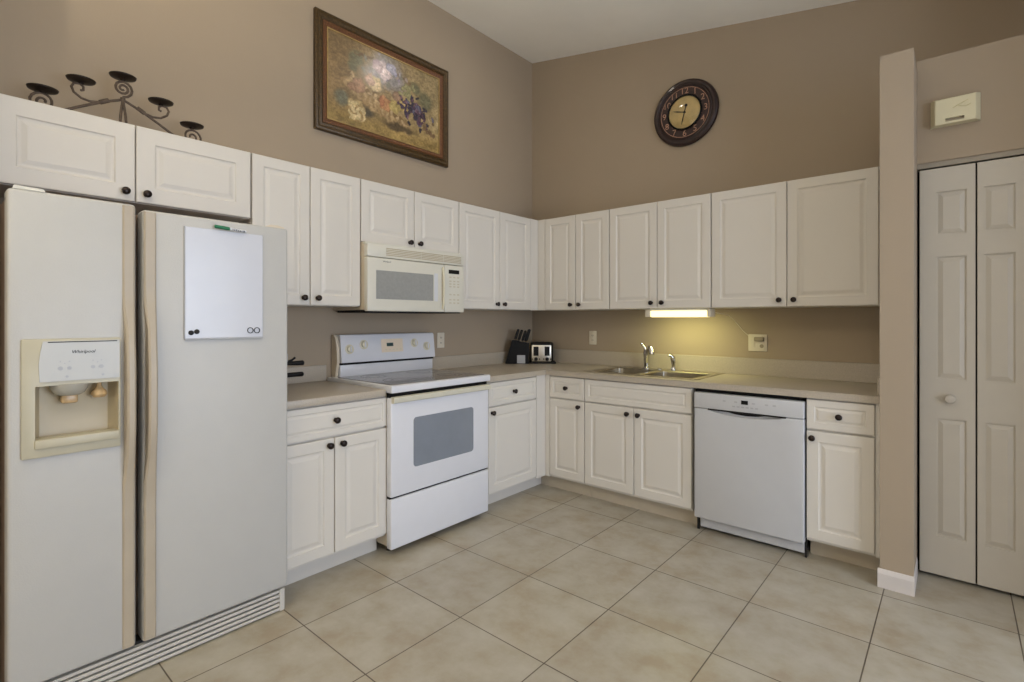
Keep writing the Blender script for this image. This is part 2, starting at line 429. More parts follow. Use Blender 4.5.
m.box(.002, 2.714, .914, 1.030, .002, .020, B, .002, 1)
part('backsplash', m, M_lam, t)
part('side_splash', MB().box(2.696, 2.714, -.60, -.021, .914, 1.000, W, .002, 1), M_lam, t)

# ------------------------------------------------------------------ sink, faucet, sprayer
t = thing('kitchen_sink', 'stainless steel double-bowl sink set into the counter under the lamp', 'sink', (1.345, -.3, .9145))
deck = MB().box(.925, 1.765, -.560, -.040, .9145, .9185, W, .0015, 1)
bw = [(.990, 1.315), (1.350, 1.725)]
deck = cut(deck, *[MB().box(a, b, -.530, -.150, .9, .93) for a, b in bw])
part('rim', deck, M_steel, t)
for a, b in bw:
    r = MB(); lps = []
    for i, z in ((0, .9185), (.006, .913), (.012, .76), (.03, .742), (.05, .738)):
        x0, x1, y0, y1 = a+i, b-i, -.530+i, -.150-i; c = .04
        lp = []
        for cx, cy, a0 in ((x1-c, y1-c, 0), (x0+c, y1-c, 90), (x0+c, y0+c, 180), (x1-c, y0+c, 270)):
            for k in range(5):
                an = math.radians(a0 + k*22.5); lp.append((cx+c*math.cos(an), cy+c*math.sin(an), z))
        lps.append(lp)
    r.rings(lps, W, False, True)
    bo = part('bowl', r, M_steel, t)
    part('drain', MB().lathe([(.045, 0), (.045, .003), (.03, .001)], ((a+b)/2, -.34, .738)), M_chrome, bo)
t = thing('faucet', 'chrome single-lever pull-out faucet rising behind the sink', 'faucet', (1.185, -.09, .919))
FX0 = 1.195
part('base', MB().lathe([(.030, 0), (.030, .006), (.024, .014)], (FX0, -.09, .919)), M_chrome, t)
part('body', MB().tube([(FX0,-.09,.925), (FX0+.001,-.092,1.00), (FX0+.004,-.098,1.050), (FX0+.006,-.102,1.068)], [.021, .022, .023, .015], seg=14), M_chrome, t)
part('spout', MB().tube([(FX0+.004,-.10,.970), (FX0+.020,-.125,1.02), (FX0+.044,-.150,1.062), (FX0+.066,-.172,1.082), (FX0+.086,-.190,1.080), (FX0+.096,-.200,1.062), (FX0+.100,-.205,1.035)], [.015, .017, .018, .019, .020, .020, .018], seg=14), M_chrome, t)
part('lever', MB().tube([(FX0+.004,-.10,1.060), (FX0-.006,-.104,1.078), (FX0-.018,-.110,1.098), (FX0-.030,-.116,1.112)], [.015, .012, .009, .012], seg=12), M_chrome, t)
t = thing('side_sprayer', 'small chrome side sprayer standing right of the faucet', 'sprayer', (1.412, -.09, .919))
part('base', MB().lathe([(.020, 0), (.020, .006), (.014, .020), (.012, .024)], (1.412, -.09, .919)), M_chrome, t)
part('spray_head', MB().tube([(1.412,-.09,.943), (1.412,-.091,.985), (1.408,-.096,1.012), (1.396,-.108,1.026), (1.384,-.118,1.026)], [.012, .018, .020, .018, .014], seg=12), M_chrome, t)
solo('hole_cover', MB().lathe([(.018, 0), (.018, .006), (.012, .011), (.003, .012)], (1.302, -.09, .919)), M_chrome, 'small round chrome cap on the sink rim between faucet and sprayer', 'cap', (1.302, -.09, .919))

# ------------------------------------------------------------------ dishwasher
t = thing('dishwasher', 'white built-in dishwasher between sink cabinet and end cabinet', 'dishwasher', (2.078, -.31, 0))
part('tub', MB().box(1.774, 2.374, .10, .866, .03, .60, B), M_dark, t)
dn = .650
m = cut(MB().box(1.785, 2.380, .090, .757, .605, dn, B, .006, 3), MB().prism([(1.87, .755), (1.90, .745), (1.98, .733), (2.078, .729), (2.175, .733), (2.255, .745), (2.285, .755), (2.285, .80), (1.87, .80)], .630, .70, B))
part('door', m, M_dw, t)
cp = part('control_panel', MB().box(1.785, 2.380, .760, .853, .605, dn+.003, B, .005, 3), M_dw, t)
part('display', MB().box(2.060, 2.097, .806, .829, dn+.003, dn+.0040, B), M_black, cp)
for k, u in enumerate([2.018, 2.043, 2.068, 2.093, 2.118, 2.143]):
    part('button', MB().box(u-.008, u+.008, .786, .793, dn+.003, dn+.0042, B), M_lgrey, cp)
for u in (1.965, 2.030, 2.126, 2.195, 2.235):
    part('indicator', MB().box(u-.008, u+.008, .812, .820, dn+.003, dn+.0042, B), M_lgrey, cp)
part('pocket_shade', MB().box(1.868, 2.292, .752, .763, .606, .6512, B).prism([(1.95, .754), (2.02, .741), (2.08, .737), (2.14, .741), (2.21, .754)], .606, .632, B), M_dark, t, 'dark strip standing in for shade in the handle pocket')  # dark strip paints the shade inside the handle slit
part('kick_plate', MB().box(1.804, 2.372, .022, .088, .585, .600, B, .003, 1), M_dw, t)
part('leg', MB().box(1.784, 1.797, 0, .10, .585, .597, B), M_matte, t); part('leg', MB().box(2.374, 2.383, 0, .10, .580, .597, B).lathe([(.008, 0), (.008, .01)], (2.386, .05, .588), B), M_matte, t)

# ------------------------------------------------------------------ range
RY0, RY1 = -2.080, -1.306
t = thing('range', 'white freestanding electric range with glass cooktop and oven window', 'stove', (.34, -1.68, 0))
part('body', MB().box(RY0+.016, RY1-.004, .042, .893, .012, .634, L, .003, 1), M_almond, t)
ct = part('cooktop', MB().box(RY0, RY1+.008, .893, .934, .012, .688, L, .008, 3), M_range, t)
part('glass_top', MB().box(RY0+.022, RY1-.022, .9345, .9375, .105, .658, L, .001, 1), M_ceramic, ct, 'speckled grey glass cooking surface')
for u, n, r in ((-1.88, .50, .105), (-1.88, .22, .08), (-1.49, .50, .08), (-1.49, .22, .105)):
    mm = MB().ring_flat(r-.006, r, .938, (u, 0, 0), Fr((n, 0, 0), Y, X, Z), 36); mm.ring_flat(r*.55-.004, r*.55, .938, (u, 0, 0), Fr((n, 0, 0), Y, X, Z), 30)
    part('burner_ring', mm, M_ring, ct)
part('top_gap_shade', MB().box(RY0+.006, RY1-.006, .866, .8925, .633, .664, L), M_black, t)  # black strip paints the shade in the gap above the oven door
part('drawer_gap_shade', MB().box(RY0+.006, RY1-.006, .308, .330, .633, .664, L), M_black, t)  # black strip paints the shade between oven door and drawer
od = part('oven_door', MB().box(RY0+.003, RY1-.003, .324, .868, .634, .678, L, .007, 3), M_range, t)
wm = MB(); lp = []
wu0, wu1, wv0, wv1 = -1.925, -1.450, .462, .742
for n in (.6780, .6792):
    q = []
    for cx, cy, a0 in ((wu1-.02, wv1-.02, 0), (wu0+.02, wv1-.02, 90), (wu0+.02, wv0+.02, 180), (wu1-.02, wv0+.02, 270)):
        for k in range(5):
            an = math.radians(a0+k*22.5); q.append((cx+.02*math.cos(an), cy+.02*math.sin(an), n))
    lp.append(q)
wm.rings(lp, L, True, True); part('oven_window', wm, M_oven, od)
part('handle', MB().prism([(.838, .672), (.838, .690), (.843, .700), (.856, .703), (.869, .700), (.873, .690), (.873, .672)], RY0+.006, RY1-.006, Fr((0,0,0), Z, X, Y)), M_hstrip, od, 'cream full-width handle')
part('storage_drawer', MB().box(RY0+.003, RY1-.003, .040, .314, .634, .678, L, .007, 3), M_range, t)
bg = part('backguard', MB().box(RY0+.056, RY1+.032, .934, 1.016, .020, .078, L, .004, 2), M_range, t)
prof = [(.014, 1.022), (.094, 1.022), (.098, 1.030), (.080, 1.185), (.072, 1.197), (.050, 1.200), (.014, 1.196)]
cns = part('console', MB().prism(prof, RY0+.053, RY1+.038, Fr((0,0,0), X, Z, Y)), M_range, t)
part('console_gap_shade', MB().box(RY0+.055, RY1+.034, 1.008, 1.026, .02, .084, L), M_black, t)  # black bar stands in for the shade below the console
side = [(.006, .92), (.052, .93), (.060, .98), (.074, 1.03), (.066, 1.12), (.050, 1.180), (.030, 1.198), (.006, 1.200)]
part('end_cap', MB().prism(side, RY0+.036, RY0+.0535, Fr((0,0,0), X, Z, Y)), M_almond, t); part('end_cap', MB().prism(side, RY1+.0375, RY1+.042, Fr((0,0,0), X, Z, Y)), M_almond, t)
cf = Fr((.098, 0, 1.030), Y, Vector((-.018, 0, .155)).normalized(), Vector((.155, 0, .018)).normalized())
for u, v in ((-1.968, .077), (-1.862, .103), (-1.452, .101), (-1.342, .074)):
    k = part('knob', MB().lathe([(.031, 0), (.031, .003), (.022, .005), (.020, .018), (.016, .020)], (u, v, 0), cf), M_bisq, cns)
    part('pointer', MB().box(u-.005, u+.005, v-.019, v+.019, .018, .024, cf, .002, 1), M_range, k)
dp = part('control_panel', MB().box(-1.728, -1.552, .045, .135, 0, .0012, cf), M_peach, cns, 'peach-tinted clock panel')
part('display', MB().box(-1.685, -1.632, .085, .108, .0012, .002, cf), M_lcd, dp)
for i in range(5):
    part('button', MB().box(-1.70+.03*i, -1.685+.03*i, .058, .066, .0012, .0025, cf), M_bisq, dp)
for u, n in ((RY0+.06, .58), (RY1-.05, .58), (RY0+.06, .08), (RY1-.05, .08)):
    part('foot', MB().lathe([(.018, 0), (.018, .012), (.010, .014), (.010, .045)], (n, u, 0)), M_matte, t)

# ------------------------------------------------------------------ microwave
MY0, MY1 = -2.036, -1.256
t = thing('microwave', 'cream over-the-range microwave hanging above the stove', 'microwave', (.2, -1.65, 1.345))
part('body', MB().box(MY0+.003, MY1-.003, 1.352, 1.756, .004, .355, L, .002, 1), M_almond, t)
g = part('vent_grille', MB().box(MY0, MY1, 1.668, 1.744, .355, .392, L, .006, 2), M_cream, t)
m = MB()
for sec in ((-1.905, -1.64), (-1.635, -1.45), (-1.445, -1.285)):
    for i in range(5): m.box(sec[0], sec[1], 1.683+i*.010, 1.6875+i*.010, .391, .3935, L)
part('louvre', m, mat('tan_louvre', (176, 160, 128), .5), g)
part('top_strip', MB().box(MY0, MY1, 1.744, 1.757, .345, .372, L, .002, 1), M_cream, t)
d = part('door', MB().box(MY0, -1.437, 1.345, 1.665, .355, .392, L, .007, 3), M_cream, t)
part('window', MB().box(-1.977, -1.535, 1.418, 1.590, .3918, .3932, L, .0006, 1), M_mwglass, d)
part('handle', MB().tube([(-1.452, 1.645, .392), (-1.456, 1.60, .404), (-1.458, 1.50, .412), (-1.456, 1.41, .404), (-1.452, 1.365, .392)], .008, L, 10), M_bisq, d)
part('bright_strip', MB().box(-1.528, -1.497, 1.415, 1.60, .3918, .394, L, .001, 1), M_white, d)
part('logo_lettering', MB().text('Whirlpool', .014, Fr((.3925, -1.90, 1.645), Y, Z, X)), M_grey, d)
cp = part('control_panel', MB().box(-1.434, MY1, 1.345, 1.665, .355, .392, L, .006, 3), M_cream, t)
part('display', MB().box(-1.400, -1.303, 1.607, 1.634, .3918, .393, L), M_black, cp)
for r, v in enumerate((1.583, 1.556, 1.537, 1.519, 1.465, 1.430, 1.408)):
    for c in range(3):
        u = -1.395+.036*c
        part('button', MB().box(u, u+.020, v-.004, v+.004, .3918, .3928, L), M_key, cp)
part('underside', MB().box(MY0+.02, MY1-.02, 1.338, 1.352, .03, .37, L), M_dark, t)

# ------------------------------------------------------------------ refrigerator
FX = .740
t = thing('refrigerator', 'white side-by-side refrigerator with ice dispenser left of the base cabinets', 'refrigerator', (.4, -3.14, 0))
part('body', MB().box(-3.570, -2.698, .035, 1.690, .03, .655, L, .004, 1), M_fside, t)
fd = MB().box(-3.572, -3.236, .108, 1.713, .660, FX, L, .012, 3)
fd = cut(fd, MB().box(-3.515, -3.290, .88, 1.085, .675, .9, L))
fz = part('freezer_door', fd, M_fridge, t)
rd = part('refrigerator_door', MB().box(-3.216, -2.674, .108, 1.700, .660, FX, L, .012, 3), M_fridge, t)
def fridge_handle(u0, u1, door_o, top):
    m = MB()
    n0 = FX-.002
    lps = []
    cols = [(.118, .010), (.30, .010), (.62, .011), (.70, .014), (.80, .040), (.92, .052), (1.12, .052), (1.26, .040), (1.345, .014), (1.40, .011), (1.60, .010), (top, .010)]
    for v, d in cols:
        ta = 1.0 if d < .02 else .74
        c = (u0+u1)/2; hw = (u1-u0)/2*ta; b = min(.006, d*.5)
        lps.append([(c-hw, v, n0), (c+hw, v, n0), (c+hw, v, n0+d-b), (c+hw-b, v, n0+d), (c-hw+b, v, n0+d), (c-hw, v, n0+d-b)])
    m.rings(lps, L, True, True)
    o = part('handle', m, M_handle, door_o, 'almond full-height handle')
fridge_handle(-3.277, -3.241, fz, 1.705); fridge_handle(-3.213, -3.175, rd, 1.692)
# dispenser
fr_o = cut(MB().box(-3.541, -3.283, .847, 1.232, FX-.004, FX+.012, L, .004, 2), MB().box(-3.508, -3.290, .886, 1.078, .6, .9, L))
dsp = part('dispenser_frame', fr_o, M_disp, fz)
cv = MB().box(-3.512, -3.288, .872, 1.088, .672, .675, L)
cav = []
for n, i in ((FX+.006, 0.), (.705, .004), (.682, .018), (.677, .05)):
    cav.append([(-3.508+i, .886+i*.5, n), (-3.290-i, .886+i*.5, n), (-3.290-i, 1.078-i*.3, n), (-3.508+i, 1.078-i*.3, n)])
part('dispenser_recess', MB().rings(cav, L, False, True), M_recess, fz)
part('drip_ledge', MB().box(-3.510, -3.288, .876, .906, .70, FX+.022, L, .005, 2), M_disp, fz)
pf = L
part('control_panel', MB().prism([(-3.498, 1.092), (-3.288, 1.092), (-3.288, 1.224), (-3.490, 1.224), (-3.496, 1.19), (-3.500, 1.15)], FX+.010, FX+.016, L), M_panel, fz)
part('panel_slot', MB().box(-3.478, -3.295, 1.2195, 1.2225, FX+.012, FX+.0168, L), M_matte, fz)
part('logo_lettering', MB().text('Whirlpool', .0150, Fr((FX+.0163, -3.388, 1.187), Y, Z, X), shear=.25), M_matte, fz)
m = MB()
for u, v, r in ((-3.447, 1.134, .007), (-3.424, 1.134, .006), (-3.362, 1.134, .006), (-3.340, 1.134, .007), (-3.430, 1.106, .004), (-3.335, 1.106, .004)):
    m.lathe([(r, 0), (r, .001)], (u, v, FX+.016), L, 12)
for u, v in ((-3.447, 1.156), (-3.436, 1.150), (-3.424, 1.156), (-3.362, 1.156), (-3.350, 1.150), (-3.339, 1.156)):
    m.lathe([(.002, 0), (.002, .0008)], (u, v, FX+.016), L, 8)
part('button_print', m, M_lgrey, fz)
part('ice_chute', MB().lathe([(.052, 0), (.050, -.018), (.040, -.034), (.030, -.040)], (.712, -3.418, 1.080)), M_clear, fz)
part('ice_lever', MB().box(-3.440, -3.396, 1.012, 1.042, .694, .724, L, .006, 2), M_rust, fz, 'amber ice lever')
part('water_lever', MB().lathe([(.006, 0), (.008, -.018), (.012, -.026), (.020, -.034), (.023, -.046), (.016, -.056)], (.715, -3.338, 1.080)), M_rust, fz, 'amber water spout')
m = MB()
for i in range(5): m.box(-3.565, -2.690, .006+i*.0195, .0175+i*.0195, .655, .728, L, .002, 1)
m.box(-2.708, -2.686, .004, .100, .650, .732, L, .002, 1); m.box(-3.568, -3.550, .004, .100, .650, .732, L, .002, 1)
part('base_grille', m, M_lam2, t); part('grille_backing', MB().box(-3.565, -2.700, .004, .106, .640, .706, L), M_matte, t)
part('hinge_cover', MB().prism([(-2.770, 1.6995), (-2.684, 1.6995), (-2.686, 1.706), (-2.715, 1.712), (-2.745, 1.711)], .66, .725, L), M_almond, t)
part('hinge_cover', MB().prism([(-3.560, 1.7125), (-3.480, 1.7125), (-3.486, 1.722), (-3.555, 1.724)], .63, .735, L), M_cream, t)
for u in (-3.53, -2.74):
    for x in (.10, .60): part('roller', MB().lathe([(.018, -.012), (.018, .012)], (0, 0, 0), Fr((x, u, .019), X, Z, Y)), M_matte, t)

# whiteboard, marker, magnets on the refrigerator door
t = thing('whiteboard', 'small frameless white dry-erase board stuck on the right refrigerator door', 'whiteboard', (FX, -2.94, 1.22))
part('board', MB().box(-3.083, -2.788, 1.221, 1.656, FX+.0005, FX+.009, L, .002, 1), M_board, t)
part('edge_strip', MB().box(-3.0845, -3.0825, 1.221, 1.656, FX+.0006, FX+.0095, L), M_lgrey, t); part('bottom_lip', MB().box(-3.083, -2.788, 1.2165, 1.2215, FX+.0006, FX+.0115, L, .001, 1), M_lgrey, t)
t = thing('dry_erase_marker', 'green-capped marker clipped at the top edge of the whiteboard', 'marker', (FX+.012, -2.95, 1.664))
mf = Fr((FX+.0165, -2.981, 1.668), Vector((0, 0, 1)), Vector((1, 0, 0)), Vector((0, .998, -.06)).normalized())
part('cap', MB().lathe([(.004, 0), (.0068, .002), (.0072, .05), (.0066, .056)], (0,0,0), mf, 12), M_green, t, 'green cap')
part('barrel', MB().lathe([(.0060, .056), (.0060, .118), (.003, .122)], (0,0,0), mf, 12), M_white, t, 'white barrel')
m = MB()
for k in range(7): m.box(-.0045, .0045*random.uniform(.1, 1), .0042, .0063, .066+.007*k, .066+.007*k+random.uniform(.002, .0055), mf)
part('print', m, M_matte, t)
for k, (u, v, lb) in enumerate(((-3.062, 1.244, 'solid dark button magnet at the extreme left of the whiteboard bottom'), (-3.042, 1.248, 'solid dark button magnet beside the leftmost one at whiteboard bottom'))):
    solo('button_magnet', MB().lathe([(.0095, 0), (.0095, .003), (.006, .006)], (u, v, FX+.0091), L, 18), M_matte, lb, 'magnet', L(u, v, FX+.009), 'button magnets')
for k, (u, v, lb) in enumerate(((-2.841, 1.250, 'dark ring magnet, left one of the pair at whiteboard bottom right'), (-2.814, 1.250, 'dark ring magnet, right one of the pair at whiteboard bottom right'))):
    m = MB().lathe([(.0125, 0), (.0125, .003), (.0098, .003), (.0098, .0)], (u, v, FX+.0091), L, 22, cap=False)
    solo('ring_magnet', m, M_matte, lb, 'magnet', L(u, v, FX+.009), 'ring magnets')

# ------------------------------------------------------------------ appliance peeking out behind the refrigerator
t = thing('coffee_machine', 'appliance mostly hidden behind the refrigerator, two black handles sticking out', 'appliance', (.33, -2.585, .914))
part('body', MB().box(-2.668, -2.545, .930, 1.16, .12, .42, L, .015, 3), M_steel, t)
part('foot', MB().box(-2.67, -2.500, .9145, .945, .14, .37, L, .006, 2), M_black, t)
part('post', MB().box(-2.548, -2.497, 1.075, 1.118, .33, .37, L, .004, 2), M_lgrey, t, 'grey post')
part('handle', MB().tube([(-2.55, 1.066, .35), (-2.44, 1.064, .35), (-2.408, 1.064, .35), (-2.403, 1.064, .35)], [.008, .0125, .013, .009], L, 12), M_black, t)
part('handle', MB().tube([(-2.55, 1.004, .35), (-2.44, 1.004, .35), (-2.412, 1.004, .35), (-2.406, 1.004, .35)], [.012, .0125, .013, .009], L, 12), M_black, t)
part('lever', MB().tube([(-2.53, 1.066, .35), (-2.47, 1.080, .35), (-2.45, 1.094, .35)], [.007, .006, .006], L, 10), M_black, t)

# ------------------------------------------------------------------ knife block, knives, toaster in the corner
c45 = math.radians(40.568)
RD, DD = Vector((math.cos(c45), math.sin(c45), 0)), Vector((math.sin(c45), -math.cos(c45), 0))   # to the right / towards the room
KF = Fr((.140, -.372, .915), RD, Z, DD)
t = thing('knife_block', 'black slanted knife block on the counter in the room corner', 'knife block', (.140, -.372, .915))
m = MB().prism([(-.110, 0), (.098, 0), (.098, .176), (-.045, .202), (-.052, .198)], -.105, .020, KF)
es = m.bm.edges[:]; bmesh.ops.bevel(m.bm, geom=es, offset=.004, segments=2, affect='EDGES')
part('block', m, M_black, t)
part('front_plate', MB().box(-.008, .062, .004, .074, .020, .0225, KF, .001, 1), M_lgrey, t, 'grey square plate')
kn = [(-.022, -.02, 'leftmost of the black-handled knives in the knife block'), (.010, -.06, 'second black-handled knife from the left in the knife block'), (.040, -.02, 'third black-handled knife from the left in the knife block'), (.070, -.06, 'rightmost and thickest black-handled knife in the knife block')]
for i, (u, n, lb) in enumerate(kn):
    v0 = .202 - (u+.045)*.182
    kf = Fr(KF(u, v0+.001, n), RD, Z, DD)
    ko = thing('kitchen_knife', lb, 'knife', kf(0, 0, 0), 'knives in the block')
    ax = Vector((.24, .97)); th = .0125 if i < 3 else .016; ln = .100 if i < 3 else .115
    part('bolster', MB().box(-.007, .007, 0, .010, -.008, .008, kf, .002, 1), M_chrome, ko)
    pp = [(-th, .010), (th*.9, .010), (th*.9+ln*.25, ln*.9), (th*.6+ln*.25, ln), (-th*.6+ln*.22, ln*.97), (-th+ln*.10, ln*.5)]
    mm = MB().prism(pp, -.012, .012, kf); bmesh.ops.bevel(mm.bm, geom=mm.bm.edges[:], offset=.003, segments=2, affect='EDGES')
    hd = part('handle', mm, M_black, ko)
    mm = MB()
    for q in (.25, .5, .72): mm.lathe([(.003, 0), (.003, .0008)], (ln*.25*q, .01+ln*.9*q, .010), kf, 8)
    part('rivet', mm, M_chrome, hd)
TF = Fr((.300, -.226, .9155), RD, Z, DD)
t = thing('toaster', 'black and chrome four-slice toaster right of the knife block', 'toaster', (.300, -.226, .9155))
m = MB().box(-.106, .088, .010, .185, -.155, .022, TF, .022, 4)
part('shell', m, M_black, t)
part('base', MB().box(-.110, .112, 0, .014, -.158, .028, TF, .005, 2), M_matte, t)
fp = part('front_panel', MB().box(-.100, .070, .020, .160, .020, .028, TF, .006, 2), M_tsteel, t, 'chrome front panel')
for u in (-.062, .034):
    part('lever_slot', MB().box(u-.022, u+.022, .068, .148, .0282, .0290, TF), M_black, fp)
    lv = part('lever', MB().box(u-.019, u+.019, .126, .140, .029, .048, TF, .004, 2), M_black, t)
    part('dial', MB().lathe([(.016, 0), (.015, .010), (.008, .012)], (u, .040, .028), TF, 16), M_black, t)
    for s in (-1, 1): part('button', MB().lathe([(.006, 0), (.006, .004)], (u+s*.030, .040, .028), TF, 10), M_black, t)
for u in (-.072, -.024, .026, .068): part('bread_slot', MB().box(u-.014, u+.014, .1852, .1872, -.135, .004, TF, .0008, 1), M_chrome, t)

# ------------------------------------------------------------------ under-cabinet lamp with its cord
t = thing('under_cabinet_lamp', 'lit white fluorescent strip lamp under the cabinet above the sink', 'lamp', (1.51, -.25, 1.372))
part('housing', MB().box(1.285, 1.752, 1.345, 1.3715, .20, .275, B, .006, 2), M_white, t)
part('diffuser', MB().box(1.318, 1.734, 1.312, 1.358, .205, .288, B, .012, 3), M_tube, t, 'glowing yellow-white diffuser')
part('end_cap', MB().box(1.282, 1.324, 1.313, 1.3722-.002, .200, .292, B, .006, 2), M_outlet, t); part('end_cap', MB().box(1.732, 1.757, 1.313, 1.370, .200, .292, B, .006, 2), M_outlet, t)
part('cord', MB().tube([(1.75, -.22, 1.345), (1.775, -.12, 1.335), (1.79, -.03, 1.325), (1.82, -.008, 1.290), (1.88, -.008, 1.215), (1.925, -.012, 1.175), (1.96, -.022, 1.163)], .0022, W, 6), M_outlet, t)
part('plug', MB().box(1.955, 2.016, 1.148, 1.176, .008, .034, B, .006, 2), M_slot, t)
ul = area('under_cabinet_tube_light', (1.52, -.235, 1.308), (1.52, -.12, .914), 0.40, .06, 2.5, (.93, .92, .38)); ul.parent = t; ul.location = Vector((1.52, -.235, 1.308)) - t.location

# ------------------------------------------------------------------ outlets
def outlet(f, u, v, label, double=False):
    w2 = .060 if double else .036; o = f(u, v, .0005)
    t = thing('wall_outlet', label, 'outlet', o, 'wall outlets')
    part('plate', MB().box(u-w2, u+w2, v-.058, v+.058, .0005, .006, f, .003, 2), M_outlet, t)
    if double:
        part('socket', MB().box(u+.008, u+.046, v-.046, v+.046, .006, .0075, f, .001, 1), M_outlet, t)
        part('receptacle', MB().lathe([(.013, 0), (.013, .0015)], (u+.027, v-.022, .0072), f, 16), M_slot, t)
        part('switch', MB().box(u-.040, u-.016, v-.033, v+.033, .006, .009, f, .001, 1), M_outlet, t)
    else:
        for s in (-1, 1):
            r = part('receptacle', MB().lathe([(.0155, 0), (.0155, .0018), (.014, .0024)], (u, v+s*.020, .006), f, 18), M_outlet, t)
            part('slots', MB().box(u-.007, u-.004, v+s*.020-.005, v+s*.020+.006, .0082, .0088, f).box(u+.004, u+.007, v+s*.020-.005, v+s*.020+.005, .0082, .0088, f), M_matte, r)
outlet(L, -1.130, 1.136, 'ivory outlet plate on left wall beside the range console')
outlet(B, .662, 1.140, 'narrow ivory outlet plate on back wall between toaster and faucet')
outlet(B, 1.972, 1.136, 'wide ivory double plate on back wall where the lamp cord plugs in', True)

# ------------------------------------------------------------------ framed painting
PY0, PY1, PZ0, PZ1 = -2.163, -1.072, 2.472, 3.214
t = thing('framed_painting', 'large gilt-framed still life of fruit and roses high on the left wall', 'painting', (.01, (PY0+PY1)/2, PZ0))
def frame_ring(i0, i1, prof):
    lps = []
    for i, n in prof: lps.append([(PY0+i, PZ0+i, n), (PY1-i, PZ0+i, n), (PY1-i, PZ1-i, n), (PY0+i, PZ1-i, n)])
    return MB().rings(lps, L, False, False)
part('frame', frame_ring(0, 0, [(0, .002), (0, .026), (.006, .032), (.016, .034), (.024, .028), (.032, .026), (.042, .030), (.050, .026), (.052, .016)]), M_frame, t)
part('liner', frame_ring(0, 0, [(.051, .016), (.052, .024), (.062, .026), (.080, .018), (.084, .014)]), M_frame2, t, 'reddish inner liner')
part('fillet', frame_ring(0, 0, [(.083, .012), (.083, .019), (.090, .019), (.091, .012)]), M_gold, t, 'thin gold inner edge')
cu0, cu1, cv0, cv1 = PY0+.088, PY1-.088, PZ0+.088, PZ1-.088
NX, NY = 200, 116
def vnoise(x, y, s):
    def h(i, j):
        k = (i*374761393 + j*668265263 + s*1442695) & 0xffffffff
        k = ((k ^ (k >> 13))*1274126177) & 0xffffffff
        return ((k ^ (k >> 16)) & 0xffff)/65535
    i, j = math.floor(x), math.floor(y); a, b = x-i, y-j
    a = a*a*(3-2*a); b = b*b*(3-2*b)
    return (h(i,j)*(1-a)+h(i+1,j)*a)*(1-b) + (h(i,j+1)*(1-a)+h(i+1,j+1)*a)*b
AS = (cu1-cu0)/(cv1-cv0)
blobs = []   # (u, v, ru, rv, rgb, rgb_edge, soft)
def bl(u, v, ru, rv, c, e=None, soft=.25): blobs.append((u, v, ru, rv, c, e or tuple(int(q*.62) for q in c), soft))
for u, v, ru, rv in ((.48, .86, .17, .22), (.40, .70, .16, .2), (.56, .72, .13, .2)): bl(u, v, ru, rv, (134, 128, 126), (122, 108, 94), .95)
bl(.22, .80, .07, .12, (108, 104, 80), (122, 106, 76), .6); bl(.19, .70, .05, .09, (108, 104, 80), (122, 106, 76), .6)
bl(.10, .28, .07, .13, (108, 106, 88), (124, 104, 72), .7); bl(.30, .22, .09, .10, (84, 76, 62), (108, 90, 60), .8)
bl(.86, .62, .09, .13, (108, 104, 80), (122, 106, 76), .6); bl(.76, .74, .07, .1, (108, 104, 80), (122, 106, 76), .7)
for k in range(22):                        # basket weave rising from lower right to upper left
    a = k/21; bl(.15+.52*a, .50-.30*a+.02*math.sin(k*2), .055, .07+.05*math.sin(a*3.1), (178, 152, 112) if k % 2 else (150, 124, 88), (132, 108, 76), .45)
for k in range(30):
    a = k/29; bl(.17+.48*a, .60-.36*a+.012*math.sin(k*1.7), .020, .026, (186, 160, 122) if k % 3 else (120, 96, 66), None, .6)
for k in range(18): a = k/17; bl(.20+.16*a, .86-.02*math.sin(a*3)+.03*a, .010, .018, (112, 92, 66), None, .8)
for k in range(18): a = k/17; bl(.52+.2*a, .86-.10*a, .009, .016, (120, 98, 74), None, .8)
for k in range(26): bl(random.gauss(.48, .10), random.gauss(.74, .09), .022, .034, random.choice(((150, 142, 140), (132, 122, 132), (164, 148, 138), (122, 118, 104))), None, .8)
bl(.60, .17, .20, .06, (88, 74, 54), (120, 100, 66), .8)
bl(.25, .50, .055, .085, (164, 128, 100)); bl(.19, .45, .04, .06, (152, 118, 92))
for u, v, r, c in ((.46, .78, .075, (196, 176, 176)), (.38, .58, .062, (196, 172, 132)), (.40, .80, .05, (170, 148, 150)), (.53, .84, .05, (150, 146, 162)), (.33, .62, .045, (182, 150, 128))):
    for q in range(4): bl(u+.012*math.sin(q*2.1), v+.018*math.cos(q*2.4), r*(1-.22*q), r*AS*(1-.22*q)*.92, tuple(min(235, x+8*q) for x in c), tuple(int(x*.78) for x in c), .3)
for q in range(5): bl(.225+.012*math.sin(q*2.1), .185+.02*math.cos(q*2.4), .088*(1-.19*q), .088*AS*(1-.19*q)*.9, tuple(min(240, x+11*q) for x in (190, 170, 124)), (150, 122, 80), .2)
for q in range(9):
    for k in range(8):
        a = k*.785+q*.5; rr = .012+.0085*q
        bl(.225+rr*math.cos(a), .185+rr*AS*.9*math.sin(a), .011, .016, (206, 186, 142) if (k+q) % 3 else (150, 124, 84), None, .7)
bl(.585, .54, .045, .075, (158, 128, 104)); bl(.47, .40, .055, .095, (184, 136, 96), (150, 106, 74)); bl(.44, .41, .03, .06, (170, 116, 84))
bl(.555, .40, .050, .085, (178, 158, 102), (140, 118, 72)); bl(.645, .46, .050, .085, (186, 162, 108), (146, 122, 78)); bl(.60, .42, .03, .05, (170, 150, 96))
for k in range(26): bl(.68+random.gauss(0, .030), .67+random.gauss(0, .055), .017, .029, (150, 144, 104), (104, 100, 74))
